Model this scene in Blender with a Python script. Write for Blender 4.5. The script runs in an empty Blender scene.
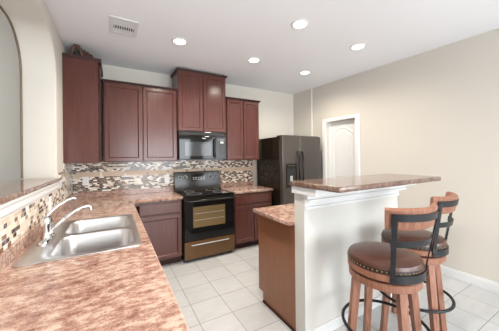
import bpy, bmesh, math, random
from mathutils import Vector, Matrix
random.seed(7)
C = bpy.context.scene.collection
PI = math.pi

# ------------------------------------------------------------------ camera
cam_d = bpy.data.cameras.new('camera'); cam = bpy.data.objects.new('camera', cam_d); C.objects.link(cam)
F_PX = 237.05
cam_d.sensor_fit = 'HORIZONTAL'; cam_d.sensor_width = 36.0; cam_d.lens = F_PX / 499 * 36.0
cam_d.clip_start = 0.02; cam_d.clip_end = 100
yaw, pitch, roll = 0.51824, 0.0, -0.01066
cam_d.shift_y = -7.966/499
fw = Vector((math.sin(yaw)*math.cos(pitch), math.cos(yaw)*math.cos(pitch), math.sin(pitch)))
rt = Vector((math.cos(yaw), -math.sin(yaw), 0)); up = rt.cross(fw)
r2 = rt*math.cos(roll) + up*math.sin(roll); u2 = -rt*math.sin(roll) + up*math.cos(roll)
M = Matrix((r2, u2, -fw)).transposed().to_4x4(); M.translation = Vector((-0.8006, -3.8538, 1.4272))
cam.matrix_world = M
bpy.context.scene.camera = cam

# ------------------------------------------------------------------ world, daylight, exposure
sc = bpy.context.scene
sc.view_settings.view_transform = 'Standard'; sc.view_settings.look = 'None'
sc.view_settings.gamma = 1.0; sc.view_settings.use_curve_mapping = False
sc.view_settings.exposure = 0.22
w = bpy.data.worlds.new('sky'); sc.world = w; w.use_nodes = True
bg = w.node_tree.nodes['Background']; bg.inputs[0].default_value = (0.86, 0.93, 1.0, 1); bg.inputs[1].default_value = 1.0

def area(name, loc, direction, sx, sy, power, col):
    l = bpy.data.lights.new(name, 'AREA'); l.shape = 'RECTANGLE'; l.size = sx; l.size_y = sy
    l.energy = power; l.color = col
    o = bpy.data.objects.new(name, l); C.objects.link(o); o.location = loc
    o.rotation_euler = Vector(direction).to_track_quat('-Z', 'Z').to_euler()
    return o
# daylight entering by the rear windows and by the windows of the room behind the pass-through
area('daylight_rear_left', (-2.9, -7.92, 1.45), (0, 1, -0.02), 2.1, 1.9, 40, (1.0, 0.99, 0.96))
area('daylight_rear_right', (0.9, -7.92, 1.25), (0, 1, -0.06), 2.7, 2.1, 200, (0.90, 0.96, 1.0))
area('added_fill_right', (2.78, -5.95, 1.5), (-1, 0.42, 0.25), 1.7, 1.5, 58, (0.90, 0.96, 1.0))  # added fill to brighten the left trim and tile, source unseen
area('daylight_side', (-4.92, -3.6, 1.5), (1, 0, 0.3), 2.5, 1.8, 42, (0.92, 0.97, 1.0))

# ------------------------------------------------------------------ materials
def mat(name):
    m = bpy.data.materials.new(name); m.use_nodes = True
    return m, m.node_tree.nodes, m.node_tree.links, m.node_tree.nodes['Principled BSDF']
def setp(b, col=None, rough=None, metal=None, coat=None, spec=None):
    if col is not None: b.inputs['Base Color'].default_value = (*col, 1)
    if rough is not None: b.inputs['Roughness'].default_value = rough
    if metal is not None: b.inputs['Metallic'].default_value = metal
    if coat is not None: b.inputs['Coat Weight'].default_value = coat; b.inputs['Coat Roughness'].default_value = 0.12
    if spec is not None: b.inputs['Specular IOR Level'].default_value = spec
def coords(n, l, scale=(1, 1, 1), src='Object'):
    t = n.new('ShaderNodeTexCoord'); mp = n.new('ShaderNodeMapping'); mp.inputs['Scale'].default_value = scale
    l.new(t.outputs[src], mp.inputs['Vector']); return mp.outputs['Vector']
def ramp(n, stops, interp='LINEAR'):
    r = n.new('ShaderNodeValToRGB'); r.color_ramp.interpolation = interp
    while len(r.color_ramp.elements) < len(stops): r.color_ramp.elements.new(0.5)
    for e, (p, c) in zip(r.color_ramp.elements, stops): e.position = p; e.color = (*c, 1)
    return r
def noise(n, l, vec, scale, detail=4, rough=0.55):
    t = n.new('ShaderNodeTexNoise'); t.inputs['Scale'].default_value = scale; t.inputs['Detail'].default_value = detail
    t.inputs['Roughness'].default_value = rough; l.new(vec, t.inputs['Vector']); return t.outputs['Fac']
def bump(n, l, b, h, strength, dist=0.002):
    bp_ = n.new('ShaderNodeBump'); bp_.inputs['Strength'].default_value = strength; bp_.inputs['Distance'].default_value = dist
    l.new(h, bp_.inputs['Height']); l.new(bp_.outputs['Normal'], b.inputs['Normal'])

def paint(name, col, rough=0.6, tex=0.25):
    m, n, l, b = mat(name); setp(b, col, rough)
    v = coords(n, l); f = noise(n, l, v, 60, 3)
    bump(n, l, b, f, tex, 0.001)
    return m
def wood(name, c0, c1, rough, scale=(14, 14, 1.1), coat=0.0):
    m, n, l, b = mat(name); setp(b, None, rough, None, coat)
    v = coords(n, l, scale); f = noise(n, l, v, 3.0, 7, 0.6)
    r = ramp(n, [(0.28, c0), (0.72, c1)]); l.new(f, r.inputs['Fac']); l.new(r.outputs['Color'], b.inputs['Base Color'])
    bump(n, l, b, f, 0.08, 0.001)
    return m
def plain(name, col, rough=0.5, metal=0.0, coat=0.0, nz=0.0):
    m, n, l, b = mat(name); setp(b, col, rough, metal, coat)
    v = coords(n, l); f = noise(n, l, v, 35, 3)
    mr = n.new('ShaderNodeMapRange'); mr.inputs['To Min'].default_value = max(rough-0.03, 0.0); mr.inputs['To Max'].default_value = rough+0.03
    l.new(f, mr.inputs['Value']); l.new(mr.outputs['Result'], b.inputs['Roughness'])
    if nz: bump(n, l, b, f, nz, 0.002)
    return m
def emit(name, col, s):
    m, n, l, b = mat(name); setp(b, (0.9, 0.9, 0.9), 0.5)
    b.inputs['Emission Color'].default_value = (*col, 1); b.inputs['Emission Strength'].default_value = s
    return m

MWALL = paint('beige_wall_paint', (0.595, 0.555, 0.495))
MCEIL = paint('ceiling_paint', (0.83, 0.835, 0.86), 0.8, 0.5)
MWHITE = paint('white_trim_paint', (0.71, 0.71, 0.71), 0.35, 0.05)
MISLAND = paint('pale_half_wall_paint', (0.62, 0.605, 0.565), 0.5)
MARCHSHADE = paint('arch_shade_brown', (0.15, 0.105, 0.068), 0.5, 0.1)  # dark brown stands in for shade on the arch's far edge
MCAB = wood('cherry_cabinet_wood', (0.074, 0.024, 0.018), (0.104, 0.035, 0.027), 0.22, coat=0.0)
MCAB.node_tree.nodes['Principled BSDF'].inputs['Specular IOR Level'].default_value = 0.38
MCAB_LIT = wood('cabinet_wood_lit', (0.22, 0.088, 0.040), (0.27, 0.110, 0.052), 0.30, coat=0.0)  # cabinet wood lightened, light on the island end put into the colour
MCABD = wood('dark_cabinet_edge', (0.028, 0.009, 0.007), (0.050, 0.017, 0.013), 0.40)
MCABD.node_tree.nodes['Principled BSDF'].inputs['Specular IOR Level'].default_value = 0.2
MSTOOL = wood('stool_oak', (0.155, 0.058, 0.033), (0.36, 0.160, 0.095), 0.45, (22, 22, 2.0))
MLEATHER = plain('brown_leather', (0.078, 0.029, 0.019), 0.36, 0, 0.1, 0.25)
MBAND_DARK = plain('dark_leather_band', (0.022, 0.010, 0.008), 0.45)
MIRON = plain('black_iron', (0.018, 0.018, 0.020), 0.42, 0.5)
MNAIL = plain('brass_nailhead', (0.35, 0.25, 0.14), 0.3, 1.0)
MBLACK = plain('black_appliance_enamel', (0.016, 0.012, 0.008), 0.12, 0.0, 0.0)
MBGLASS = plain('black_glass', (0.008, 0.008, 0.008), 0.04)
MDULL = plain('black_plastic', (0.016, 0.016, 0.017), 0.4)
MFRDOOR = plain('black_fridge_door_enamel', (0.060, 0.049, 0.043), 0.24, 0.0, 0.0, 0.03)
MOVEN = plain('bronze_oven_glass', (0.155, 0.105, 0.050), 0.08)
MGOLDREFL = plain('black_enamel_gold_reflection', (0.105, 0.048, 0.013), 0.14, 0.0, 0.1)  # black enamel with the gold reflection of brown surroundings painted into its colour
MGREY = plain('grey_marking', (0.45, 0.45, 0.46), 0.4)
MMWGLASS = plain('microwave_window', (0.030, 0.032, 0.036), 0.08)
MSTEEL = plain('brushed_stainless', (0.66, 0.65, 0.645), 0.32, 1.0)
MCHROME = plain('chrome', (0.66, 0.66, 0.67), 0.08, 1.0)
MPLASTIC = plain('white_plastic', (0.82, 0.81, 0.79), 0.35)
for _m in (MBLACK, MBGLASS): _m.node_tree.nodes['Principled BSDF'].inputs['Specular IOR Level'].default_value = 0.32
MDARKHOLE = plain('dark_opening', (0.02, 0.02, 0.02), 0.8)
MLAMP = emit('lamp_diffuser', (1.0, 0.97, 0.93), 6.0)
MORN = wood('dark_carved_ornament', (0.018, 0.008, 0.006), (0.13, 0.055, 0.035), 0.5, (40, 40, 40))

def granite(name, k):
    m, n, l, b = mat(name); setp(b, None, 0.10)
    v = coords(n, l, (1, 1, 1), 'Object'); v2 = coords(n, l, (0.55, 1.0, 1.0), 'Object')
    f1 = noise(n, l, v2, 38, 9, 0.68); f2 = noise(n, l, v, 170, 3, 0.7); f3 = noise(n, l, v, 7, 5, 0.65)
    mx = n.new('ShaderNodeMath'); mx.operation = 'MULTIPLY_ADD'; mx.inputs[1].default_value = 0.45
    l.new(f2, mx.inputs[0]); l.new(f1, mx.inputs[2])
    m2 = n.new('ShaderNodeMath'); m2.operation = 'MULTIPLY_ADD'; m2.inputs[1].default_value = 0.40
    l.new(f3, m2.inputs[0]); l.new(mx.outputs[0], m2.inputs[2])
    c = lambda *q: tuple(x*k for x in q)
    r = ramp(n, [(0.68, c(0.115, 0.048, 0.036)), (0.80, c(0.255, 0.128, 0.098)), (0.92, c(0.37, 0.222, 0.174)), (0.98, c(0.44, 0.300, 0.230)), (1.0, c(0.52, 0.385, 0.310))])
    l.new(m2.outputs[0], r.inputs['Fac']); l.new(r.outputs['Color'], b.inputs['Base Color'])
    return m
MGRANITE_SHADED = granite('granite_shaded', 0.42)  # same stone darkened, shade on the bar edge put into the colour
MGRANITE_LEDGE = granite('granite_part_shaded', 0.60); MGRANITE_LEDGE.node_tree.nodes['Principled BSDF'].inputs['Roughness'].default_value = 0.05  # same stone, less strongly darkened to paint in the ledge's shade
MGRANITE = granite('pink_brown_granite', 1.0)

def floor_mat():
    m, n, l, b = mat('white_floor_tile'); setp(b, None, 0.28)
    t = n.new('ShaderNodeTexCoord'); mp = n.new('ShaderNodeMapping')
    mp.inputs['Location'].default_value = (0.1723, 0.6358, 0)
    l.new(t.outputs['Object'], mp.inputs['Vector'])
    br = n.new('ShaderNodeTexBrick'); br.offset = 0.0; br.squash = 1.0
    br.inputs['Scale'].default_value = 1.0; br.inputs['Brick Width'].default_value = 0.3072; br.inputs['Row Height'].default_value = 0.3072
    br.inputs['Mortar Size'].default_value = 0.0026; br.inputs['Mortar Smooth'].default_value = 0.1
    br.inputs['Color1'].default_value = (0.53, 0.53, 0.53, 1); br.inputs['Color2'].default_value = (0.58, 0.58, 0.58, 1); br.inputs['Mortar'].default_value = (0.22, 0.205, 0.19, 1)
    l.new(mp.outputs['Vector'], br.inputs['Vector'])
    f = noise(n, l, coords(n, l, (1, 3, 1)), 5, 5, 0.6)
    r = ramp(n, [(0.3, (0.90, 0.89, 0.88)), (0.7, (1, 1, 1))]); l.new(f, r.inputs['Fac'])
    mx = n.new('ShaderNodeMix'); mx.data_type = 'RGBA'; mx.blend_type = 'MULTIPLY'; mx.inputs['Factor'].default_value = 1
    l.new(br.outputs['Color'], mx.inputs[6]); l.new(r.outputs['Color'], mx.inputs[7]); l.new(mx.outputs[2], b.inputs['Base Color'])
    inv = n.new('ShaderNodeMath'); inv.operation = 'SUBTRACT'; inv.inputs[0].default_value = 1; l.new(br.outputs['Fac'], inv.inputs[1])
    bump(n, l, b, inv.outputs[0], 0.5, 0.002)
    return m
MFLOOR = floor_mat()

def mosaic(name, axis, bw=0.046, rh=0.0235, pale=False):
    m, n, l, b = mat(name)
    t = n.new('ShaderNodeTexCoord'); s = n.new('ShaderNodeSeparateXYZ'); c = n.new('ShaderNodeCombineXYZ')
    l.new(t.outputs['Object'], s.inputs[0]); l.new(s.outputs[axis], c.inputs[0]); l.new(s.outputs[2], c.inputs[1])
    br = n.new('ShaderNodeTexBrick'); br.offset = 0.43; br.offset_frequency = 2; br.squash = 1.3; br.squash_frequency = 3
    br.inputs['Scale'].default_value = 1; br.inputs['Brick Width'].default_value = bw; br.inputs['Row Height'].default_value = rh
    br.inputs['Mortar Size'].default_value = 0.0014; br.inputs['Color1'].default_value = (0, 0, 0, 1); br.inputs['Color2'].default_value = (1, 1, 1, 1)
    br.inputs['Mortar'].default_value = (0.5, 0.5, 0.5, 1)
    l.new(c.outputs[0], br.inputs['Vector'])
    r = ramp(n, [(0.0, (0.040, 0.018, 0.011)), (0.24, (0.62, 0.52, 0.41)), (0.36, (0.20, 0.105, 0.060)), (0.50, (0.78, 0.69, 0.57)), (0.66, (0.105, 0.070, 0.055)), (0.78, (0.85, 0.82, 0.77)), (0.94, (0.30, 0.25, 0.21))], 'CONSTANT')
    if pale:
        for e, q in zip(r.color_ramp.elements, (0.0, 0.10, 0.34, 0.42, 0.66, 0.74, 0.95)): e.position = q
    l.new(br.outputs['Color'], r.inputs['Fac'])
    mx = n.new('ShaderNodeMix'); mx.data_type = 'RGBA'; l.new(br.outputs['Fac'], mx.inputs['Factor'])
    l.new(r.outputs['Color'], mx.inputs[6]); mx.inputs[7].default_value = (0.64, 0.57, 0.48, 1)
    l.new(mx.outputs[2], b.inputs['Base Color'])
    rr = n.new('ShaderNodeMapRange'); rr.inputs['To Min'].default_value = 0.16; rr.inputs['To Max'].default_value = 0.6
    l.new(br.outputs['Fac'], rr.inputs['Value']); l.new(rr.outputs['Result'], b.inputs['Roughness'])
    inv = n.new('ShaderNodeMath'); inv.operation = 'SUBTRACT'; inv.inputs[0].default_value = 1; l.new(br.outputs['Fac'], inv.inputs[1])
    bump(n, l, b, inv.outputs[0], 0.4, 0.002)
    return m
MMOSX = mosaic('mosaic_tile_back', 0, 0.042, 0.0205); MMOSY = mosaic('mosaic_tile_side', 1, 0.050, 0.0265, True)
MBAND = plain('beige_stone_tile', (0.58, 0.43, 0.31), 0.4, 0, 0, 0.1)

# ------------------------------------------------------------------ mesh helpers
def box(bm, x0, x1, y0, y1, z0, z1, bev=0.0, rz=0.0, pivot=None):
    vs = [bm.verts.new((x, y, z)) for x in (x0, x1) for y in (y0, y1) for z in (z0, z1)]
    fs = [(0,1,3,2), (4,6,7,5), (0,4,5,1), (2,3,7,6), (0,2,6,4), (1,5,7,3)]
    faces = [bm.faces.new([vs[i] for i in f]) for f in fs]
    if bev > 0:
        es = list({e for f in faces for e in f.edges})
        bmesh.ops.bevel(bm, geom=es, offset=bev, segments=2, profile=0.5, affect='EDGES')
    return vs
def rings(bm, rs, cap0=True, cap1=True, closed=True):
    """rs: list of rings of equal length; lofts them."""
    R = [[bm.verts.new(p) for p in r] for r in rs]; k = len(R[0])
    for a, b in zip(R, R[1:]):
        for i in range(k if closed else k-1):
            bm.faces.new((a[i], a[(i+1) % k], b[(i+1) % k], b[i]))
    if cap0: bm.faces.new(list(reversed(R[0])))
    if cap1: bm.faces.new(R[-1])
    return R
def lathe(bm, prof, cx=0, cy=0, seg=40, cap0=True, cap1=True):
    rings(bm, [[(cx+r*math.cos(2*PI*i/seg), cy+r*math.sin(2*PI*i/seg), z) for i in range(seg)] for r, z in prof], cap0, cap1)
def cyl(bm, p0, p1, r, seg=16, r1=None):
    p0, p1 = Vector(p0), Vector(p1); d = (p1-p0).normalized()
    a = d.orthogonal().normalized(); b = d.cross(a); r1 = r if r1 is None else r1
    rings(bm, [[p+(a*math.cos(2*PI*i/seg)+b*math.sin(2*PI*i/seg))*q for i in range(seg)] for p, q in ((p0, r), (p1, r1))])
def tube(bm, pts, rad, seg=12, closed=False):
    pts = [Vector(p) for p in pts]; n = len(pts); prev = None; rs = []
    for i, p in enumerate(pts):
        if closed: d = (pts[(i+1) % n]-pts[i-1]).normalized()
        else: d = (pts[min(i+1, n-1)]-pts[max(i-1, 0)]).normalized()
        a = d.orthogonal().normalized() if prev is None else (prev-d*prev.dot(d)).normalized()
        prev = a; b = d.cross(a); r = rad[i] if isinstance(rad, (list, tuple)) else rad
        rs.append([p+(a*math.cos(2*PI*k/seg)+b*math.sin(2*PI*k/seg))*r for k in range(seg)])
    if closed: rs.append(rs[0])
    R = rings(bm, rs, not closed, not closed)
    if closed: bmesh.ops.remove_doubles(bm, verts=bm.verts, dist=1e-5)
def arcbar(bm, r0, r1, a0, a1, z0, z1, n=24, lean=0.0, bev=0.0):
    """curved bar about the z axis, angles measured from -y; lean shifts radius with height."""
    rs = []
    for i in range(n+1):
        a = a0+(a1-a0)*i/n; s, c = math.sin(a), -math.cos(a)
        b = bev
        prof = [(r0, z0+b), (r0+b, z0), (r1-b, z0), (r1, z0+b), (r1, z1-b), (r1-b, z1), (r0+b, z1), (r0, z1-b)] if b else [(r0, z0), (r1, z0), (r1, z1), (r0, z1)]
        rs.append([((r+lean*z)*s, (r+lean*z)*c, z) for r, z in prof])
    rings(bm, rs)
def rrect(x0, x1, y0, y1, r, z, n=6):
    out = []
    for cx, cy, a in ((x1-r, y1-r, 0), (x0+r, y1-r, PI/2), (x0+r, y0+r, PI), (x1-r, y0+r, 1.5*PI)):
        for i in range(n+1): out.append((cx+r*math.cos(a+PI/2*i/n), cy+r*math.sin(a+PI/2*i/n), z))
    return out
def plate(outline, holes, z0, z1, bev=0.0):
    """flat slab with holes -> bmesh"""
    cu = bpy.data.curves.new('tmp', 'CURVE'); cu.dimensions = '2D'; cu.fill_mode = 'BOTH'
    cu.extrude = (z1-z0)/2-bev; cu.bevel_depth = bev; cu.bevel_resolution = 2; cu.offset = -bev
    for pts in [outline]+holes:
        s = cu.splines.new('POLY'); s.points.add(len(pts)-1); s.use_cyclic_u = True
        for p, q in zip(s.points, pts): p.co = (q[0], q[1], 0, 1)
    o = bpy.data.objects.new('tmp', cu); me = bpy.data.meshes.new_from_object(o)
    bm = bmesh.new(); bm.from_mesh(me); bmesh.ops.translate(bm, verts=bm.verts, vec=(0, 0, (z0+z1)/2))
    bpy.data.objects.remove(o); bpy.data.curves.remove(cu); bpy.data.meshes.remove(me)
    bmesh.ops.remove_doubles(bm, verts=bm.verts, dist=1e-5)
    return bm
def obj(name, bm, m, parent=None, smooth=False, loc=None):
    bmesh.ops.recalc_face_normals(bm, faces=bm.faces)
    me = bpy.data.meshes.new(name); bm.to_mesh(me); bm.free()
    if smooth:
        for p in me.polygons: p.use_smooth = True
        if hasattr(me, 'set_sharp_from_angle'): me.set_sharp_from_angle(angle=math.radians(40))
    for q in (m if isinstance(m, list) else [m]): me.materials.append(q)
    o = bpy.data.objects.new(name, me); C.objects.link(o)
    if parent: o.parent = parent
    if loc: o.location = loc
    return o
def B(*a, **k):
    bm = bmesh.new(); box(bm, *a, **k); return bm
def thing(name, label, cat, loc=(0, 0, 0), rz=0, group=None):
    o = bpy.data.objects.new(name, None); C.objects.link(o); o.empty_display_size = 0.05
    o.location = loc; o.rotation_euler = (0, 0, rz); return tag(o, label, cat, group)
def tag(o, label, cat, group=None):
    o['label'] = label; o['category'] = cat
    if group: o['group'] = group
    return o
def struct(name, bm, m, parent=None, smooth=False):
    o = obj(name, bm, m, parent, smooth)
    if parent is None: o['kind'] = 'structure'
    return o
def dup(root, loc, rz, label, group=None):
    r = root.copy(); C.objects.link(r); r.location = loc; r.rotation_euler = (0, 0, rz); r['label'] = label
    if group: r['group'] = group
    for ch in list(root.children):
        c = ch.copy(); C.objects.link(c); c.parent = r
        for g in list(ch.children):
            d = g.copy(); C.objects.link(d); d.parent = c
    return r

# ------------------------------------------------------------------ room shell
CEIL = 2.74; XL = -1.285; XLB = -1.545; REAR = -8.0; FARX = -5.0
def rwx(y): return 2.51+(-0.5-y)*0.0611          # right wall, a little out of square
struct('floor', B(FARX-0.1, 3.1, REAR-0.1, 0.12, -0.08, 0.0), MFLOOR)
HS = 3.5
struct('ceiling', B(XLB, 3.1, REAR-0.1, 0.12, CEIL, HS), MCEIL)
struct('ceiling_side', B(FARX-0.12, XLB-0.001, REAR-0.12, 0.12, HS, HS+0.1), MCEIL)
struct('wall_back', B(XLB, 2.75, 0.0, 0.12, 0, CEIL), MWALL)
struct('wall_back_side', B(FARX, XLB-0.0005, 0.0, 0.12, 0, HS), MWALL)
# right wall: niche beside the refrigerator, small step, then the long wall
bm = bmesh.new()
out = [(2.468, 0.0), (2.490, -0.485), (2.493, -0.495), (2.500, -0.500), (2.510, -0.505), (rwx(REAR), REAR)]
DU0, DU1, DZ = 0.325, 0.895, 2.045                # door opening along the long wall
def rw(u): return (2.51+0.0610*u, -0.505-0.99814*u)
rings(bm, [[(x, y, z) for x, y in out[:5]+[rw(DU0), (rw(DU0)[0]+0.12, rw(DU0)[1]), (2.64, 0.0)]] for z in (0, CEIL)])
rings(bm, [[(x, y, z) for x, y in (rw(DU0), rw(DU1), (rw(DU1)[0]+0.12, rw(DU1)[1]), (rw(DU0)[0]+0.12, rw(DU0)[1]))] for z in (DZ, CEIL)])
def wall_piece(u0, u1, z0, z1):
    rings(bm, [[(x, y, z) for x, y in (rw(u0), rw(u1), (rw(u1)[0]+0.12, rw(u1)[1]), (rw(u0)[0]+0.12, rw(u0)[1]))] for z in (z0, z1)])
wall_piece(DU1, 4.5, 0, CEIL); wall_piece(4.5, 6.4, 0, 0.7); wall_piece(4.5, 6.4, 2.3, CEIL); wall_piece(6.4, 7.5, 0, CEIL)
struct('wall_right', bm, MWALL)
# left wall with the arched pass-through
OY0, OY1, OZ0, OZ1, OR = -3.15, -0.92, 1.219, 2.59, 0.36
def arch_pts(y0, y1, z0, z1, r, n=10):
    p = [(y0, z0), (y1, z0)]
    p += [(y1-r+r*math.cos(PI/2*i/n), z1-r+r*math.sin(PI/2*i/n)) for i in range(n+1)]
    p += [(y0+r-r*math.sin(PI/2*i/n), z1-r+r*math.cos(PI/2*i/n)) for i in range(n+1)]
    return p
bm = plate([(REAR+4.45, 0), (0, 0), (0, CEIL), (REAR+4.45, CEIL)], [arch_pts(OY0, OY1, OZ0, OZ1, OR)], XLB, XL, 0.018)
bmesh.ops.transform(bm, matrix=Matrix(((0, 0, 1, 0), (1, 0, 0, 0), (0, 1, 0, 0), (0, 0, 0, 1))), verts=bm.verts)
struct('wall_left', bm, MWALL, None, True)
# shade line along the far edge of the arch, built as a thin dark bead
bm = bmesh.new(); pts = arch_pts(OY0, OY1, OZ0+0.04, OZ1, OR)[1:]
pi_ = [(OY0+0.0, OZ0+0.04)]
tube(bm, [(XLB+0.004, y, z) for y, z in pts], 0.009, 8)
struct('arch_shade_line', bm, MARCHSHADE, None, True)
# side room and rear wall with windows
def wall_y(name, y0, y1, x0, x1, holes):
    bm = plate([(x0, 0), (x1, 0), (x1, HS), (x0, HS)], [[(a, c), (b, c), (b, d), (a, d)] for a, b, c, d in holes], y0, y1)
    bmesh.ops.transform(bm, matrix=Matrix(((1, 0, 0, 0), (0, 0, 1, 0), (0, 1, 0, 0), (0, 0, 0, 1))), verts=bm.verts)
    return struct(name, bm, MWALL)
wall_y('wall_rear', REAR-0.12, REAR, FARX, 3.1, [(-3.9, -1.9, 0.55, 2.35), (-0.5, 2.3, 0.08, 2.3)])
bm = plate([(REAR, 0), (0, 0), (0, HS), (REAR, HS)], [[(-4.8, 0.6), (-2.4, 0.6), (-2.4, 2.3), (-4.8, 2.3)]], FARX-0.12, FARX)
bmesh.ops.transform(bm, matrix=Matrix(((0, 0, 1, 0), (1, 0, 0, 0), (0, 1, 0, 0), (0, 0, 0, 1))), verts=bm.verts)
struct('wall_side', bm, MWALL)
MPANE = plain('window_glass', (0.95, 0.97, 1.0), 0.02); MPANE.node_tree.nodes['Principled BSDF'].inputs['Transmission Weight'].default_value = 1.0
MPANE.node_tree.nodes['Principled BSDF'].inputs['IOR'].default_value = 1.01
def window(name, a0, a1, z0, z1, axis, pos, mull):
    bm = bmesh.new(); t = 0.06
    def bar(u0, u1, w0, w1):
        if axis == 'y': box(bm, u0, u1, pos-0.03, pos+0.03, w0, w1)
        else: box(bm, pos-0.03, pos+0.03, u0, u1, w0, w1)
    bar(a0, a1, z0, z0+t); bar(a0, a1, z1-t, z1); bar(a0, a0+t, z0+t, z1-t); bar(a1-t, a1, z0+t, z1-t)
    for k in range(1, mull):
        u = a0+(a1-a0)*k/mull; bar(u-t/2, u+t/2, z0+t, z1-t)
    o = struct(name, bm, MWHITE)
    bm = bmesh.new()
    if axis == 'y': box(bm, a0+t, a1-t, pos-0.004, pos+0.004, z0+t, z1-t)
    else: box(bm, pos-0.004, pos+0.004, a0+t, a1-t, z0+t, z1-t)
    obj('window_pane', bm, MPANE, o)
window('window_1', -3.9, -1.9, 0.55, 2.35, 'y', REAR-0.06, 2)
window('window_2', -0.5, 2.3, 0.08, 2.3, 'y', REAR-0.06, 2)
window('window_3', -4.8, -2.4, 0.6, 2.3, 'x', FARX-0.06, 2)

# right wall frame: u runs along the wall from the step towards the camera, v = out of the wall into the room
ang = math.atan2(2.657-0.0611*0-2.51, 2.457)
RWM = Matrix.Translation((2.51, -0.505, 0)) @ Matrix.Rotation(-PI/2+math.atan(0.0611), 4, 'Z')   # local +x = along the wall, local -y = into the room
bm = bmesh.new()
for a, b, c, d in ((4.5, 6.4, 0.7, 0.76), (4.5, 6.4, 2.24, 2.3), (4.5, 4.56, 0.76, 2.24), (6.34, 6.4, 0.76, 2.24), (5.42, 5.48, 0.76, 2.24)): box(bm, a, b, 0.03, 0.09, c, d)
bmesh.ops.transform(bm, matrix=RWM, verts=bm.verts); w4 = struct('added_window', bm, MWHITE)  # added unseen window, put in so light reaches the left wall
bm = bmesh.new(); box(bm, 4.56, 6.34, 0.056, 0.064, 0.76, 2.24); bmesh.ops.transform(bm, matrix=RWM, verts=bm.verts); obj('window_pane', bm, MPANE, w4)
def on_right(bm): bmesh.ops.transform(bm, matrix=RWM, verts=bm.verts); return bm
# baseboard
bm = bmesh.new(); box(bm, 0.971, 7.4, -0.014, 0.0, 0, 0.080); box(bm, 0.971, 7.4, -0.009, 0.0, 0.080, 0.095)
struct('baseboard_right', on_right(bm), MWHITE)
# pantry door: casing, leaf with an arched raised panel, lower panel
door = struct('door_1', on_right(B(0.327, 0.893, 0.066, 0.104, 0.008, 2.043)), MWHITE)
bm = bmesh.new()
for a0, a1, c0, c1 in ((0.247, 0.325, 0, 2.102), (0.895, 0.970, 0, 2.102), (0.325, 0.895, 2.045, 2.102)):
    box(bm, a0, a1, -0.026, 0.0, c0, c1, 0.005)
obj('door_casing', on_right(bm), MWHITE, door)
def panel_ring(bm, a0, a1, c0, c1, rise, n=12):
    def outline(d):
        p = [(a0+d, c0+d), (a1-d, c0+d)]
        for i in range(n+1):
            t = i/n; p.append((a1-d-(a1-a0-2*d)*t, c1-d+rise*math.sin(PI*t)))
        return p
    rs = [[(x, y, z) for x, z in outline(d)] for d, y in ((0, 0.0658), (0.010, 0.0575), (0.024, 0.0575), (0.038, 0.0655), (0.066, 0.056))]
    rings(bm, rs, True, True)
bm = bmesh.new(); panel_ring(bm, 0.405, 0.815, 1.02, 1.84, 0.10); obj('upper_panel', on_right(bm), MWHITE, door)
bm = bmesh.new(); panel_ring(bm, 0.405, 0.815, 0.22, 0.86, 0.0); obj('lower_panel', on_right(bm), MWHITE, door)
bm = bmesh.new(); lathe(bm, [(0.028, 0), (0.028, 0.006), (0.010, 0.010), (0.010, 0.035), (0.026, 0.045), (0.028, 0.058), (0.016, 0.068)], seg=20)
bmesh.ops.transform(bm, matrix=RWM @ Matrix.Translation((0.845, 0.0655, 0.93)) @ Matrix.Rotation(PI/2, 4, 'X'), verts=bm.verts)
obj('door_knob', bm, MCHROME, door, True)

# ------------------------------------------------------------------ backsplash
bs = struct('backsplash_back', B(XL, 1.47, -0.010, 0.0, 0.914, 1.395), MMOSX)
bm = bmesh.new(); x = XL+0.03
while x < 1.44:
    x1 = min(x+0.295, 1.455); box(bm, x+0.012, x1-0.012, -0.013, -0.009, 1.185, 1.255, 0.001); x = x1
obj('stone_band', bm, MBAND, bs)
struct('backsplash_left', B(XL, XL+0.010, -3.5, -0.011, 0.914, 1.142), MMOSY)
struct('backsplash_corner', B(XL, XL+0.010, -0.610, -0.011, 1.1421, 1.385), MMOSY)
struct('backsplash_end', B(XL, XL+0.010, -0.855, -0.6105, 1.1421, 1.30), MMOSY)
struct('trim_2', B(1.452, 1.475, -0.016, -0.0, 0.99, 1.385, 0.003), MBAND)

# ------------------------------------------------------------------ pass-through ledge
bm = plate(rrect(-1.56, XL+0.030, OY0+0.004, OY1-0.003, 0.012, 0, 3), [], OZ0+0.0005, OZ0+0.031, 0.006)
tag(obj('granite_ledge', bm, MGRANITE_LEDGE), 'long brown granite ledge along the arched opening above the sink', 'ledge')
bm = bmesh.new()
prof = [(XL+0.0005, 1.142), (XL+0.011, 1.142), (XL+0.013, 1.150), (XL+0.018, 1.158), (XL+0.018, 1.190), (XL+0.024, 1.205), (XL+0.024, 1.219), (XL+0.0005, 1.219)]
rings(bm, [[(a, y, b) for a, b in prof] for y in (OY0, -0.86)])
struct('trim_3', bm, MWHITE)

# ------------------------------------------------------------------ cabinets
def recessed_door(w, h, x0, z0, yf, stile=0.052):
    """door lying in the x-z plane, front at yf-0.02 (facing -y)"""
    bm = bmesh.new(); t = 0.020
    def rect(d, y): return [(x0+d, y, z0+d), (x0+w-d, y, z0+d), (x0+w-d, y, z0+h-d), (x0+d, y, z0+h-d)]
    rs = [rect(0, yf), rect(0, yf-t+0.004), rect(0.005, yf-t), rect(stile-0.008, yf-t), rect(stile-0.002, yf-t+0.004), rect(stile+0.006, yf-t+0.011)]
    rings(bm, rs, True, True); return bm
def slab_front(w, h, x0, z0, yf):
    bm = bmesh.new(); t = 0.020
    def rect(d, y): return [(x0+d, y, z0+d), (x0+w-d, y, z0+d), (x0+w-d, y, z0+h-d), (x0+d, y, z0+h-d)]
    rings(bm, [rect(0, yf), rect(0, yf-t+0.008), rect(0.012, yf-t), rect(0.02, yf-t)], True, True); return bm
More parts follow.
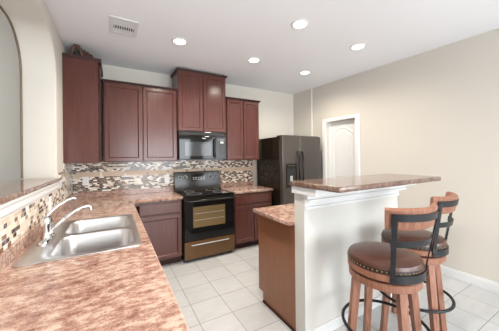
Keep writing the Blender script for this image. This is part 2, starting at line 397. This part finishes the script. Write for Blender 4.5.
def wall_cabinet(label, x0, w, d, z0, z1, ndoors, crown=0.035, stile=0.052, loc=None, rz=0):
    """local: back at y=0, front at y=-d"""
    t = thing('wall_cabinet', label, 'cabinet', loc or (x0, -0.012, z0), rz)
    h = z1-z0
    obj('carcass', B(0, w, -(d-0.022), 0, 0, h), MCAB, t)
    dw = (w-0.016-0.010*(ndoors-1))/ndoors
    for k in range(ndoors):
        obj('door', recessed_door(dw, h-0.02-crown*0.5, 0.008+k*(dw+0.010), 0.008, -(d-0.022), stile), MCAB, t)
    bm = bmesh.new()
    f = 0.004
    def loop(o, z): return [(-o, 0, z), (w+o, 0, z), (w+o, -d-o, z), (-o, -d-o, z)]
    rings(bm, [loop(0.003, h-crown), loop(0.006, h-crown*0.7), loop(0.020, h-0.010), loop(0.022, h)])
    obj('crown', bm, MCABD, t)
    return t
def base_cabinet(name, label, w, d, loc, rz, fronts, toe=True, open_top=True):
    """fronts: list of ('drawer'|'door', x0, w, z0, h); local back y=0, front y=-d"""
    t = thing(name, label, 'cabinet', loc, rz)
    bm = bmesh.new(); H = 0.874; yf = -(d-0.02)
    box(bm, 0, 0.018, yf+0.018, 0, 0.10, H); box(bm, w-0.018, w, yf+0.018, 0, 0.10, H)
    box(bm, 0.018, w-0.018, -0.012, 0, 0.10, H); box(bm, 0.018, w-0.018, yf+0.018, -0.012, 0.10, 0.118)
    box(bm, 0, w, yf, yf+0.018, 0.10, 0.10+0.035); box(bm, 0, w, yf, yf+0.018, H-0.04, H)
    box(bm, 0, 0.04, yf, yf+0.018, 0.135, H-0.04); box(bm, w-0.04, w, yf, yf+0.018, 0.135, H-0.04)
    box(bm, 0.04, w-0.04, yf, yf+0.018, 0.66, 0.70)
    obj('carcass', bm, MCAB, t)
    obj('toe_kick', B(0, w, yf+0.075, yf+0.09, 0, 0.10), MCABD, t)
    for kind, x0, fw_, z0, h in fronts:
        if kind == 'door': obj('door', recessed_door(fw_, h, x0, z0, yf), MCAB, t)
        else: obj('drawer_front', slab_front(fw_, h, x0, z0, yf), MCAB, t)
    return t

# tall cabinet on the left wall, its plain side towards the room
t = thing('wall_cabinet', 'tall plain-sided cherry cabinet in the left corner with an ornament on top', 'cabinet', (XL+0.002, -0.012, 1.385))
obj('carcass', B(0, 0.327, -0.595, 0, 0, 1.175, 0.002), MCAB, t)
obj('door', B(0.328, 0.348, -0.589, -0.340, 0.008, 1.14, 0.003), MCABD, t)
bm = bmesh.new()
def lp(o, z): return [(0, 0, z), (0.348+o, 0, z), (0.348+o, -0.595-o, z), (0, -0.595-o, z)]
rings(bm, [lp(0.003, 1.165), lp(0.006, 1.175), lp(0.012, 1.19), lp(0.014, 1.202)]); obj('crown', bm, MCABD, t)

wall_cabinet('two-door cherry wall cabinet between the tall corner cabinet and the microwave', -0.918, 0.913, 0.345, 1.385, 2.432, 2)
wall_cabinet('short two-door cherry cabinet above the microwave, raised almost to the ceiling', -0.003, 0.748, 0.405, 1.822, 2.715, 2)
wall_cabinet('narrow two-door cherry wall cabinet between the microwave and the refrigerator', 0.776, 0.622, 0.345, 1.385, 2.408, 2)

base_cabinet('base_cabinet', 'cherry base cabinet with one drawer and one door left of the range', 0.60, 0.61, (-0.615, -0.012, 0), 0,
             [('drawer', 0.07, 0.522, 0.700, 0.148), ('door', 0.07, 0.522, 0.112, 0.570)])
base_cabinet('base_cabinet', 'cherry base cabinet with one drawer and two doors right of the range', 0.70, 0.61, (0.772, -0.012, 0), 0,
             [('drawer', 0.012, 0.672, 0.700, 0.148), ('door', 0.012, 0.332, 0.112, 0.570), ('door', 0.354, 0.332, 0.112, 0.570)])
# run under the left counter (fronts face +x)
base_cabinet('base_cabinet', 'cherry base cabinet under the left counter in front of the sink', 0.94, 0.61, (XL+0.012, -1.34-0.94+0.03, 0), PI/2,
             [('drawer', 0.012, 0.916, 0.700, 0.148), ('door', 0.012, 0.453, 0.112, 0.570), ('door', 0.475, 0.453, 0.112, 0.570)])
base_cabinet('base_cabinet', 'cherry base cabinet under the near end of the left counter', 1.10, 0.61, (XL+0.012, -3.40, 0), PI/2,
             [('drawer', 0.012, 0.533, 0.700, 0.148), ('drawer', 0.555, 0.533, 0.700, 0.148), ('door', 0.012, 0.533, 0.112, 0.570), ('door', 0.555, 0.533, 0.112, 0.570)])
base_cabinet('base_cabinet', 'cherry base cabinet between the sink and the back corner', 0.60, 0.61, (XL+0.012, -1.285, 0), PI/2,
             [('drawer', 0.012, 0.576, 0.700, 0.148), ('door', 0.012, 0.576, 0.112, 0.570)])
# island cabinet, doors towards the range
isl = base_cabinet('island_cabinet', 'cherry island cabinet backed by the pale half wall, plain dark end panel', 1.24, 0.545, (0.475+1.24, -2.3645, 0), PI,
             [('drawer', 0.012, 0.60, 0.700, 0.148), ('drawer', 0.628, 0.60, 0.700, 0.148), ('door', 0.012, 0.60, 0.112, 0.570), ('door', 0.628, 0.60, 0.112, 0.570)])
bm = bmesh.new()
pr = [(0.0, 0.0), (-0.485, 0.0), (-0.485, 0.10), (-0.562, 0.10), (-0.562, 0.874), (0.0, 0.874)]
rings(bm, [[(x, y, z) for y, z in pr] for x in (1.241, 1.250)]); obj('end_panel', bm, MCAB_LIT, isl)
obj('shoe_moulding', B(1.2505, 1.262, -0.485, 0, 0, 0.022, 0.004), MCABD, isl)

# ------------------------------------------------------------------ worktops
CT0, CT1 = 0.875, 0.914
S0, S1, T0, T1 = -1.236, -0.660, -2.322, -1.410     # sink rim
hole = [(p[0], p[1]) for p in rrect(S0+0.015, S1-0.015, T0+0.015, T1-0.015, 0.03, 0, 4)]
outl = [(XL+0.012, -3.42), (-0.609, -3.42), (-0.609, -0.637), (-0.004, -0.637), (-0.004, -0.012), (XL+0.012, -0.012)]
ct = obj('countertop', plate(outl, [hole], CT0, CT1, 0.006), MGRANITE)
tag(ct, 'L-shaped pink brown granite worktop holding the sink, running to the range', 'countertop')
obj('upstand', B(XL+0.0125, -0.006, -0.030, -0.0135, CT1+0.0002, 0.986, 0.003), MGRANITE, ct)
obj('upstand', B(XL+0.0125, XL+0.029, -3.418, -0.0305, CT1+0.0002, 0.986, 0.003), MGRANITE, ct)
ct = obj('countertop', plate([(0.766, -0.637), (1.482, -0.637), (1.482, -0.012), (0.766, -0.012)], [], CT0, CT1, 0.006), MGRANITE)
tag(ct, 'short pink brown granite worktop between range and refrigerator', 'countertop')
obj('upstand', B(0.768, 1.45, -0.030, -0.0135, CT1+0.0002, 0.986, 0.003), MGRANITE, ct)
ct = obj('countertop', plate([(0.403, -2.363), (1.745, -2.363), (1.745, -1.800), (0.403, -1.800)], [], CT0, CT1, 0.006), MGRANITE)
tag(ct, 'low pink brown granite island worktop behind the pale half wall', 'countertop')

# ------------------------------------------------------------------ island half wall and raised bar
wi = struct('wall_island', B(0.460, 1.740, -2.483, -2.365, 0, 1.196, 0.006), MISLAND)
bm = bmesh.new()
for y, z0, z1, x0, x1 in ((-2.500, 1.022, 1.044, 0.462, 1.742), (-2.492, 1.044, 1.084, 0.460, 1.741), (-2.545, 1.084, 1.106, 0.452, 1.785), (-2.530, 1.106, 1.140, 0.450, 1.780), (-2.630, 1.140, 1.1955, 0.436, 1.790)):
    box(bm, x0, x1, y, -2.4825, z0, z1, 0.004)
box(bm, 0.436, 0.4599, -2.4824, -2.362, 1.140, 1.1955, 0.003)
struct('trim_4', bm, MWHITE)
struct('baseboard_island', B(0.460, 1.740, -2.496, -2.4835, 0, 0.085, 0.003), MWHITE)
bm = plate([(p[0], p[1]) for p in rrect(0.422, 1.800, -2.840, -2.350, 0.015, 0, 4)], [], 1.1962, 1.235, 0.008)
tag(obj('raised_countertop', bm, MGRANITE_SHADED), 'raised brown granite bar top over the pale half wall', 'countertop')

# ------------------------------------------------------------------ sink and faucet
snk = thing('kitchen_sink', 'double-bowl stainless steel sink set in the left granite worktop', 'sink', (0, 0, 0))
bowls = [(-1.100, -0.700, -2.280, -1.895), (-1.100, -0.700, -1.850, -1.455)]
hol = [[(p[0], p[1]) for p in rrect(a, b, c, d, 0.07, 0, 6)] for a, b, c, d in bowls]
obj('rim', plate([(p[0], p[1]) for p in rrect(S0, S1, T0, T1, 0.035, 0, 5)], hol, CT1+0.0003, CT1+0.007, 0.002), MSTEEL, snk, True)
for a, b, c, d in bowls:
    bm = bmesh.new(); rs = []
    for ins, z in ((0.0, CT1+0.004), (0.004, CT1-0.004), (0.008, CT1-0.02), (0.018, 0.79), (0.028, 0.755), (0.050, 0.738), (0.085, 0.732)):
        rs.append(rrect(a+ins, b-ins, c+ins, d-ins, max(0.07-ins*0.3, 0.03), z, 6))
    rings(bm, rs, False, True)
    bo = obj('bowl', bm, MSTEEL, snk, True)
    bm = bmesh.new(); lathe(bm, [(0.045, 0.7322), (0.045, 0.7345), (0.036, 0.7345), (0.034, 0.733)], (a+b)/2, (c+d)/2, 24)
    obj('drain', bm, MCHROME, bo, True)
fx, fy, fz = -1.175, -1.920, CT1+0.0072
fc = thing('faucet', 'chrome single-lever faucet on the wall side of the sink', 'faucet', (fx, fy, fz))
bm = bmesh.new(); rings(bm, [rrect(-0.028+i, 0.028-i, -0.125+i, 0.125-i, 0.027-i, z, 6) for i, z in ((0, 0), (0, 0.006), (0.006, 0.014), (0.016, 0.018))]); obj('deck_plate', bm, MCHROME, fc, True)
bm = bmesh.new(); lathe(bm, [(0.034, 0.014), (0.030, 0.024), (0.026, 0.04), (0.027, 0.085), (0.030, 0.10), (0.030, 0.125), (0.024, 0.142), (0.010, 0.150)], seg=28); obj('body', bm, MCHROME, fc, True)
bm = bmesh.new(); pts = []; rad = []
for i in range(25):
    s = i/24; pts.append((0.015+0.205*s, -0.01+0.03*s, 0.045+0.135*math.sin(s*PI*0.5)+0.010*s)); rad.append(0.0115-0.0025*s)
pts.append((0.229, 0.021, 0.180)); rad.append(0.0095); pts.append((0.233, 0.021, 0.160)); rad.append(0.0095)
tube(bm, pts, rad, 14); obj('spout', bm, MCHROME, fc, True)
bm = bmesh.new(); tube(bm, [(0.0, 0, 0.145), (0.012, 0, 0.165), (0.05, 0.01, 0.205), (0.10, 0.025, 0.238), (0.13, 0.035, 0.246), (0.148, 0.04, 0.240)], [0.012, 0.010, 0.0075, 0.0065, 0.0075, 0.005], 12); obj('lever', bm, MCHROME, fc, True)

# ------------------------------------------------------------------ outlets
def outlet(label, mtx):
    t = thing('wall_outlet', label, 'outlet'); t.matrix_world = mtx
    obj('cover_plate', B(-0.035, 0.035, -0.006, 0, -0.058, 0.058, 0.002), MPLASTIC, t)
    for s in (-1, 1):
        bm = bmesh.new(); rings(bm, [[(p[0], y, p[1]+s*0.024) for p in rrect(-0.015, 0.015, -0.012, 0.012, 0.010, 0, 4)] for y in (-0.0055, -0.0085)])
        r = obj('receptacle', bm, MPLASTIC, t)
        bm = bmesh.new()
        for q in (-0.006, 0.006): box(bm, q-0.001, q+0.001, -0.0088, -0.0080, s*0.024-0.004, s*0.024+0.005)
        obj('slot', bm, MDARKHOLE, r)
outlet('white wall outlet in the mosaic below the tall corner cabinet', Matrix.Translation((-1.135, -0.0135, 1.135)))
outlet('white wall outlet in the mosaic just left of the range', Matrix.Translation((-0.093, -0.0135, 1.112)))
outlet('white wall outlet in the mosaic above the sink, below the ledge', Matrix.Translation((XL+0.0105, -1.30, 1.060)) @ Matrix.Rotation(PI/2, 4, 'Z'))

# ------------------------------------------------------------------ range
rg = thing('kitchen_range', 'black freestanding electric range below the microwave', 'range', (0.002, -0.035, 0))
W_ = 0.758
obj('body', B(0, W_, -0.575, 0, 0.03, 0.896, 0.003), MBLACK, rg)
bm = bmesh.new(); box(bm, -0.001, W_+0.001, -0.628, -0.002, 0.8965, 0.914, 0.005); ck = obj('cooktop', bm, MBGLASS, rg)
for bx_, by_, br_ in ((0.19, -0.46, 0.105), (0.57, -0.46, 0.085), (0.19, -0.19, 0.078), (0.57, -0.19, 0.105)):
    bm = bmesh.new(); lathe(bm, [(br_, 0.9141), (br_, 0.9146), (br_-0.006, 0.9146), (br_-0.006, 0.9141)], bx_, by_, 40, False, False); obj('burner', bm, MGREY, ck)
bm = bmesh.new(); pr = [(-0.105, 0.9145), (-0.004, 0.9145), (-0.004, 1.205), (-0.040, 1.212), (-0.060, 1.200), (-0.088, 0.955)]
rings(bm, [[(x, y, z) for y, z in pr] for x in (0.004, W_-0.004)]); bgd = obj('backguard', bm, MBLACK, rg)
def on_guard(x, z, d): return (x, -0.088+0.028*(z-0.955)/0.245-d, z)
for kx in (0.085, 0.165, 0.595, 0.675):
    bm = bmesh.new(); z = 1.125
    cyl(bm, on_guard(kx, z, 0.0), on_guard(kx, z+0.002, 0.006), 0.032, 24); kb = obj('dial_ring', bm, MGREY, bgd, True)
    bm = bmesh.new(); cyl(bm, on_guard(kx, z, 0.006), on_guard(kx, z+0.003, 0.030), 0.024, 24, 0.019); obj('knob', bm, MDULL, bgd, True)
bm = bmesh.new(); rings(bm, [[on_guard(x, z, d) for x, z in ((0.265, 1.065), (0.505, 1.065), (0.505, 1.175), (0.265, 1.175))] for d in (0, 0.003)]); dsp = obj('display', bm, MBGLASS, bgd)
bm = bmesh.new()
for i in range(5):
    for j in range(2): rings(bm, [[on_guard(0.285+i*0.042+a, 1.082+j*0.028+b, d) for a, b in ((0, 0), (0.026, 0), (0.026, 0.012), (0, 0.012))] for d in (0.003, 0.0045)])
obj('button', bm, MGREY, dsp)
dr = obj('oven_door', B(0.006, W_-0.006, -0.622, -0.576, 0.295, 0.868, 0.008), MBGLASS, rg)
obj('window', B(0.125, 0.600, -0.6245, -0.6222, 0.470, 0.752, 0.001), MOVEN, dr)
bm = bmesh.new()
for z in (0.57, 0.66): box(bm, 0.14, 0.585, -0.6252, -0.6246, z, z+0.004)
obj('oven_rack', bm, MGREY, dr)
bm = bmesh.new()
tube(bm, [(0.03, -0.622, 0.84), (0.035, -0.655, 0.842), (0.06, -0.664, 0.842), (W_-0.06, -0.664, 0.842), (W_-0.035, -0.655, 0.842), (W_-0.03, -0.622, 0.84)], 0.014, 12); obj('handle', bm, MBLACK, dr, True)
obj('control_strip', B(0.004, W_-0.004, -0.615, -0.576, 0.870, 0.8955, 0.004), MBLACK, rg)
dw_ = obj('storage_drawer', B(0.006, W_-0.006, -0.620, -0.576, 0.045, 0.286, 0.008), MGOLDREFL, rg)
bm = bmesh.new(); tube(bm, [(0.10, -0.620, 0.235), (0.12, -0.631, 0.236), (0.64, -0.631, 0.236), (0.66, -0.620, 0.235)], 0.007, 10); obj('handle', bm, MGREY, dw_, True)
for fx_ in (0.04, W_-0.04):
    for fy_ in (-0.53, -0.06):
        bm = bmesh.new(); cyl(bm, (fx_, fy_, 0), (fx_, fy_, 0.031), 0.018, 12); obj('foot', bm, MDULL, rg)

# ------------------------------------------------------------------ microwave
mw = thing('microwave', 'black over-the-range microwave under the raised cabinet', 'microwave', (0.003, -0.014, 1.400))
obj('body', B(0, 0.746, -0.365, 0, 0, 0.418, 0.003), MBLACK, mw)
bm = bmesh.new(); box(bm, 0, 0.746, -0.388, -0.366, 0.362, 0.418, 0.004)
gr = obj('vent_grille', bm, MBLACK, mw); bm = bmesh.new()
for k in range(4): box(bm, 0.05, 0.70, -0.3895, -0.388, 0.372+k*0.010, 0.376+k*0.010)
obj('slats', bm, MDULL, gr)
d_ = obj('door', B(0.003, 0.560, -0.396, -0.366, 0.012, 0.358, 0.006), MBGLASS, mw)
obj('window', B(0.085, 0.495, -0.3985, -0.3962, 0.060, 0.270, 0.001), MMWGLASS, d_)
bm = bmesh.new(); tube(bm, [(0.538, -0.395, 0.04), (0.538, -0.425, 0.055), (0.538, -0.430, 0.09), (0.538, -0.430, 0.27), (0.538, -0.425, 0.305), (0.538, -0.395, 0.32)], 0.011, 12); obj('handle', bm, MBLACK, d_, True)
kp = obj('keypad_panel', B(0.563, 0.743, -0.394, -0.366, 0.012, 0.358, 0.005), MBLACK, mw)
obj('clock_display', B(0.600, 0.710, -0.3955, -0.3941, 0.292, 0.328), MMWGLASS, kp)
bm = bmesh.new()
for i in range(3):
    for j in range(6): box(bm, 0.596+i*0.042, 0.626+i*0.042, -0.3952, -0.3941, 0.055+j*0.036, 0.072+j*0.036)
obj('button', bm, MDULL, kp)
obj('label_sticker', B(0.640, 0.690, -0.3956, -0.3942, 0.255, 0.278), MPLASTIC, kp)
obj('badge', B(0.345, 0.400, -0.3972, -0.3961, 0.318, 0.330), MGREY, d_)
obj('underside_filter', B(0.05, 0.70, -0.34, -0.04, -0.006, -0.0005), MGREY, mw)

# ------------------------------------------------------------------ refrigerator
FX, FW = 1.535, 0.845
fr = thing('refrigerator', 'black side-by-side refrigerator with a water dispenser in the corner', 'refrigerator', (FX, -0.04, 0))
obj('cabinet', B(0, FW, -0.70, 0, 0.02, 1.765, 0.004), MBLACK, fr)
obj('base_grille', B(0.01, FW-0.01, -0.735, -0.702, 0.005, 0.085, 0.003), MDULL, fr)
obj('hinge_cover', B(0.02, FW-0.02, -0.755, -0.60, 1.7655, 1.788, 0.006), MDULL, fr)
sm = 0.358
for nm, a, b in (('freezer_door', 0.0, sm-0.003), ('fridge_door', sm+0.003, FW)):
    d_ = obj(nm, B(a, b, -0.785, -0.708, 0.095, 1.775, 0.010), MFRDOOR, fr)
    hx = sm-0.038 if a == 0 else sm+0.038
    bm = bmesh.new(); pts = [(hx, -0.784, 0.80), (hx, -0.815, 0.83), (hx, -0.832, 0.92), (hx, -0.838, 1.15), (hx, -0.832, 1.40), (hx, -0.815, 1.49), (hx, -0.784, 1.52)]
    tube(bm, pts, 0.0155, 12); obj('handle', bm, MBGLASS, d_, True)
    if a == 0:
        bm = bmesh.new()      # dispenser: frame round a recess with a paddle
        for q in ((0.065, 0.285, 1.25, 1.32), (0.065, 0.285, 0.94, 0.97), (0.065, 0.085, 0.97, 1.25), (0.265, 0.285, 0.97, 1.25)): box(bm, q[0], q[1], -0.7945, -0.7852, q[2], q[3], 0.002)
        dp = obj('dispenser', bm, MBLACK, d_); obj('recess', B(0.0855, 0.2645, -0.7875, -0.7853, 0.9705, 1.2495), MDARKHOLE, dp)
        obj('paddle', B(0.15, 0.20, -0.7925, -0.7876, 1.02, 1.12, 0.001), MGREY, dp)
        obj('control_label', B(0.10, 0.25, -0.7956, -0.7946, 1.275, 1.300), MDULL, dp)

# ------------------------------------------------------------------ ornament on the corner cabinet: a tipped woven piece with a dark hollow mouth
on = thing('ornament', 'dark brown carved ornament lying on top of the tall corner cabinet', 'ornament', (-1.115, -0.46, 2.5875)); on.scale = (1.05, 1.0, 1.14)
bm = bmesh.new(); rs = []; seg = 18      # humped body running down to the right
for k in range(13):
    s_ = k/12; x_ = -0.045+0.150*s_; R_ = 0.060*max(math.sin(PI*(0.14+0.84*s_)), 0.10)**0.6
    rs.append([(x_+0.004*math.sin(5*a_+k), 0.85*R_*math.cos(a_)*(1+0.10*math.sin(4*a_+k*2.4)), max(0.0, 0.050-0.018*s_+R_*math.sin(a_)*(1+0.12*math.sin(3*a_+k*1.9)))) for a_ in [2*PI*i/seg for i in range(seg)]])
rings(bm, rs); body_ = obj('body', bm, MORN, on, True)
bm = bmesh.new()                          # arched head curling over a dark hollow
tube(bm, [(-0.048+0.046*math.cos(t_), -0.052-0.010*math.sin(t_), 0.020+0.098*max(math.sin(t_), -0.05)) for t_ in [PI*(-0.06+1.12*i/22) for i in range(23)]], [0.015+0.006*math.sin(PI*i/22)+0.0025*math.sin(i*2.2) for i in range(23)], 10)
obj('arched_head', bm, MORN, on, True)
bm = bmesh.new(); lathe(bm, [(0.030, 0.001), (0.034, 0.03), (0.030, 0.06), (0.012, 0.085)], -0.048, -0.030, 18); obj('hollow', bm, MDARKHOLE, on, True)
for x_, h_ in ((0.02, 0.104), (0.055, 0.094), (0.085, 0.075)):
    bm = bmesh.new(); tube(bm, [(x_+0.012*math.cos(t_), 0.056*math.cos(t_), 0.010+(h_-0.012)*math.sin(t_)) for t_ in [PI*i/14 for i in range(15)]], 0.008, 8); obj('carved_ridge', bm, MORN, on, True)
bm = bmesh.new(); tube(bm, [(-0.098, -0.055, 0.012), (-0.120, -0.058, 0.020), (-0.138, -0.058, 0.014)], [0.010, 0.014, 0.009], 8); obj('tip', bm, MORN, on, True)

# ------------------------------------------------------------------ ceiling: recessed lights and air vent
def downlight(x, y, label, power=15):
    t = thing('recessed_light', label, 'ceiling light', (x, y, CEIL), 0, None)
    bm = bmesh.new(); lathe(bm, [(0.088, 0), (0.088, -0.004), (0.068, -0.009), (0.064, -0.004), (0.064, 0)], 0, 0, 36, False, False); obj('trim_ring', bm, MWHITE, t, True)
    bm = bmesh.new(); lathe(bm, [(0.0635, -0.001), (0.0635, -0.005), (0.045, -0.008)], 0, 0, 32); obj('diffuser', bm, MLAMP, t)
    l = bpy.data.lights.new('recessed_lamp', 'SPOT'); l.energy = power; l.color = (1.0, 0.92, 0.80); l.spot_size = math.radians(165); l.spot_blend = 0.8; l.shadow_soft_size = 0.07
    o = bpy.data.objects.new('recessed_lamp', l); C.objects.link(o); o.parent = t; o.location = (0, 0, -0.03)
downlight(-0.15, -1.16, 'recessed ceiling light nearest the air vent, in front of the left wall cabinet', 76)
downlight(0.846, -1.117, 'recessed ceiling light just right of the raised cabinet, in the middle', 44)
downlight(1.787, -1.087, 'recessed ceiling light closest to the refrigerator', 56)
downlight(0.804, -2.075, 'large bright recessed ceiling light above the island, topmost in the photo', 24)
downlight(1.741, -2.042, 'recessed ceiling light farthest right, towards the right wall', 27)
downlight(-0.15, -2.10, 'added recessed ceiling light above the sink, out of view', 40)  # added lamp, unseen, to brighten the sink side
downlight(-0.15, -3.10, 'added recessed ceiling light above the near end of the left worktop, out of view', 105)  # added lamp, unseen, lifts the brightness of the near worktop
vt = thing('air_vent', 'white ceiling air vent with dark louvre slots above the sink side', 'air vent', (-0.705, -1.190, CEIL))
obj('frame', plate([(-0.125, -0.165), (0.125, -0.165), (0.125, 0.165), (-0.125, 0.165)], [[(-0.09, -0.125), (0.09, -0.125), (0.09, 0.125), (-0.09, 0.125)]], -0.010, -0.0005, 0.002), MWHITE, vt)
obj('duct_opening', B(-0.09, 0.09, -0.125, 0.125, -0.0025, -0.0006), MDARKHOLE, vt)
bm = bmesh.new()
for k in range(9):
    x_ = -0.08+0.02*k
    box(bm, x_-0.0045, x_+0.0045, -0.02, 0.052, -0.009, -0.003)
for k in range(3): box(bm, -0.09, 0.09, 0.060+0.022*k, 0.075+0.022*k, -0.009, -0.003)
for y_ in (-0.032, 0.052): box(bm, -0.09, 0.09, y_, y_+0.010, -0.0095, -0.003)
for k in range(5): box(bm, -0.09, 0.09, -0.125+0.018*k, -0.113+0.018*k, -0.009, -0.003)
obj('louvre', bm, MWHITE, vt)

# ------------------------------------------------------------------ bar stools
def make_stool(label, loc, rz, swing):
    t = thing('bar_stool', label, 'bar stool', loc, rz, 'bar stools at the raised bar')
    SZ = 0.810; R = 0.215
    bm = bmesh.new(); lathe(bm, [(0.205, SZ-0.068), (R, SZ-0.060), (R+0.002, SZ-0.038), (R-0.006, SZ-0.020), (R-0.035, SZ-0.006), (0.12, SZ+0.004), (0.04, SZ+0.007), (0.004, SZ+0.0075)], 0, 0, 48); cu = obj('seat_cushion', bm, MLEATHER, t, True)
    bm = bmesh.new()
    for i in range(56):
        a = 2*PI*i/56; c, s = math.cos(a), math.sin(a)
        m = Matrix.Translation((c*(R+0.0015), s*(R+0.0015), SZ-0.053))
        bmesh.ops.create_icosphere(bm, subdivisions=1, radius=0.0058, matrix=m)
    obj('nailhead_trim', bm, MNAIL, cu, True)
    bm = bmesh.new(); lathe(bm, [(R-0.004, SZ-0.0665), (R+0.0022, SZ-0.0645), (R+0.0026, SZ-0.052), (R+0.0022, SZ-0.0415), (R-0.004, SZ-0.0395)], 0, 0, 48, False, False); obj('leather_band', bm, MBAND_DARK, cu, True)
    bm = bmesh.new(); lathe(bm, [(R-0.02, SZ-0.112), (R-0.002, SZ-0.110), (R+0.004, SZ-0.104), (R+0.004, SZ-0.071), (R-0.004, SZ-0.0682)], 0, 0, 48); obj('seat_ring', bm, MSTOOL, t, True)
    bm = bmesh.new(); lathe(bm, [(0.12, SZ-0.124), (0.12, SZ-0.1122)], 0, 0, 32); obj('swivel_plate', bm, MIRON, t)
    bm = bmesh.new(); lathe(bm, [(0.17, SZ-0.172), (R-0.010, SZ-0.172), (R-0.004, SZ-0.167), (R-0.004, SZ-0.130), (R-0.010, SZ-0.1242), (0.10, SZ-0.1242)], 0, 0, 48); obj('apron', bm, MSTOOL, t, True)
    for k in range(4):
        a = PI/4+k*PI/2; c, s = math.cos(a), math.sin(a)
        bm = bmesh.new(); rs = []
        for rad, z, h in ((0.245, 0.0, 0.0185), (0.176, SZ-0.150, 0.0225)):
            cx_, cy_ = rad*c, rad*s
            q = [(h, h), (-h, h), (-h, -h), (h, -h)]
            rs.append([(cx_+u*c-v*s, cy_+u*s+v*c, z) for u, v in q])
        rings(bm, rs); obj('leg', bm, MSTOOL, t)
    bm = bmesh.new(); tube(bm, [(0.252*math.cos(2*PI*i/56), 0.252*math.sin(2*PI*i/56), 0.33) for i in range(56)], 0.0105, 10, True); obj('foot_ring', bm, MIRON, t, True)
    # back: two iron straps, iron bands, bent oak slat; centred on local angle 'swing' measured from -y
    rot = Matrix.Rotation(swing, 4, 'Z')
    bk = back_frame(R, SZ); bmesh.ops.transform(bk, matrix=rot, verts=bk.verts); bk = obj('back_frame', bk, MIRON, t)
    bm = bmesh.new()
    arcbar(bm, BR(SZ+0.2, SZ)-0.034-LEAN*(SZ+0.2), BR(SZ+0.2, SZ)-0.001-LEAN*(SZ+0.2), -0.80, 0.80, SZ+0.205, SZ+0.332, 28, LEAN, 0.012)
    bmesh.ops.transform(bm, matrix=rot, verts=bm.verts); obj('back_slat', bm, MSTOOL, t, True)
    for a in (-SA, SA):
        for z in (SZ+0.285, SZ+0.235, SZ-0.088):
            r = BR(z, SZ)+0.0065
            p = Vector((math.sin(a)*r, -math.cos(a)*r, z)); q = p+Vector((math.sin(a), -math.cos(a), 0))*0.005
            bm = bmesh.new(); cyl(bm, p, q, 0.005, 8); bmesh.ops.transform(bm, matrix=rot, verts=bm.verts); obj('rivet', bm, MIRON, bk)
    return t
LEAN = 0.17; SA = 0.63
def BR(z, SZ): return 0.2215+max(0.0, LEAN*(z-SZ+0.05))
def back_frame(R, SZ):
    bm = bmesh.new()
    for a in (-SA, SA):
        rs = []; hw = 0.054
        for z in (SZ-0.108, SZ-0.05, SZ+0.08, SZ+0.19, SZ+0.300):
            r0 = BR(z, SZ); r1 = r0+0.0065
            rs.append([(r*math.sin(b), -r*math.cos(b), z) for r, b in ((r0, a-hw), (r0, a+hw), (r1, a+hw), (r1, a-hw))])
        rings(bm, rs)
    for z0, z1, o in ((SZ+0.258, SZ+0.300, 0.0), (SZ+0.108, SZ+0.145, -0.004), (SZ-0.108, SZ-0.062, -0.0005)):
        ln = LEAN if z0 > SZ else 0.0; r0 = BR(z0, SZ)-ln*z0+o
        arcbar(bm, r0, r0+0.0055, -SA-0.06, SA+0.06, z0, z1, 20, ln)
    return bm
make_stool('oak bar stool nearest the camera, its whole round leather seat in view', (0.728, -2.934, 0), 0.274, -0.20-0.274)
make_stool('oak bar stool behind the nearer stool, farther along the bar', (1.284, -2.838, 0), 0.274, 0.13-0.274)
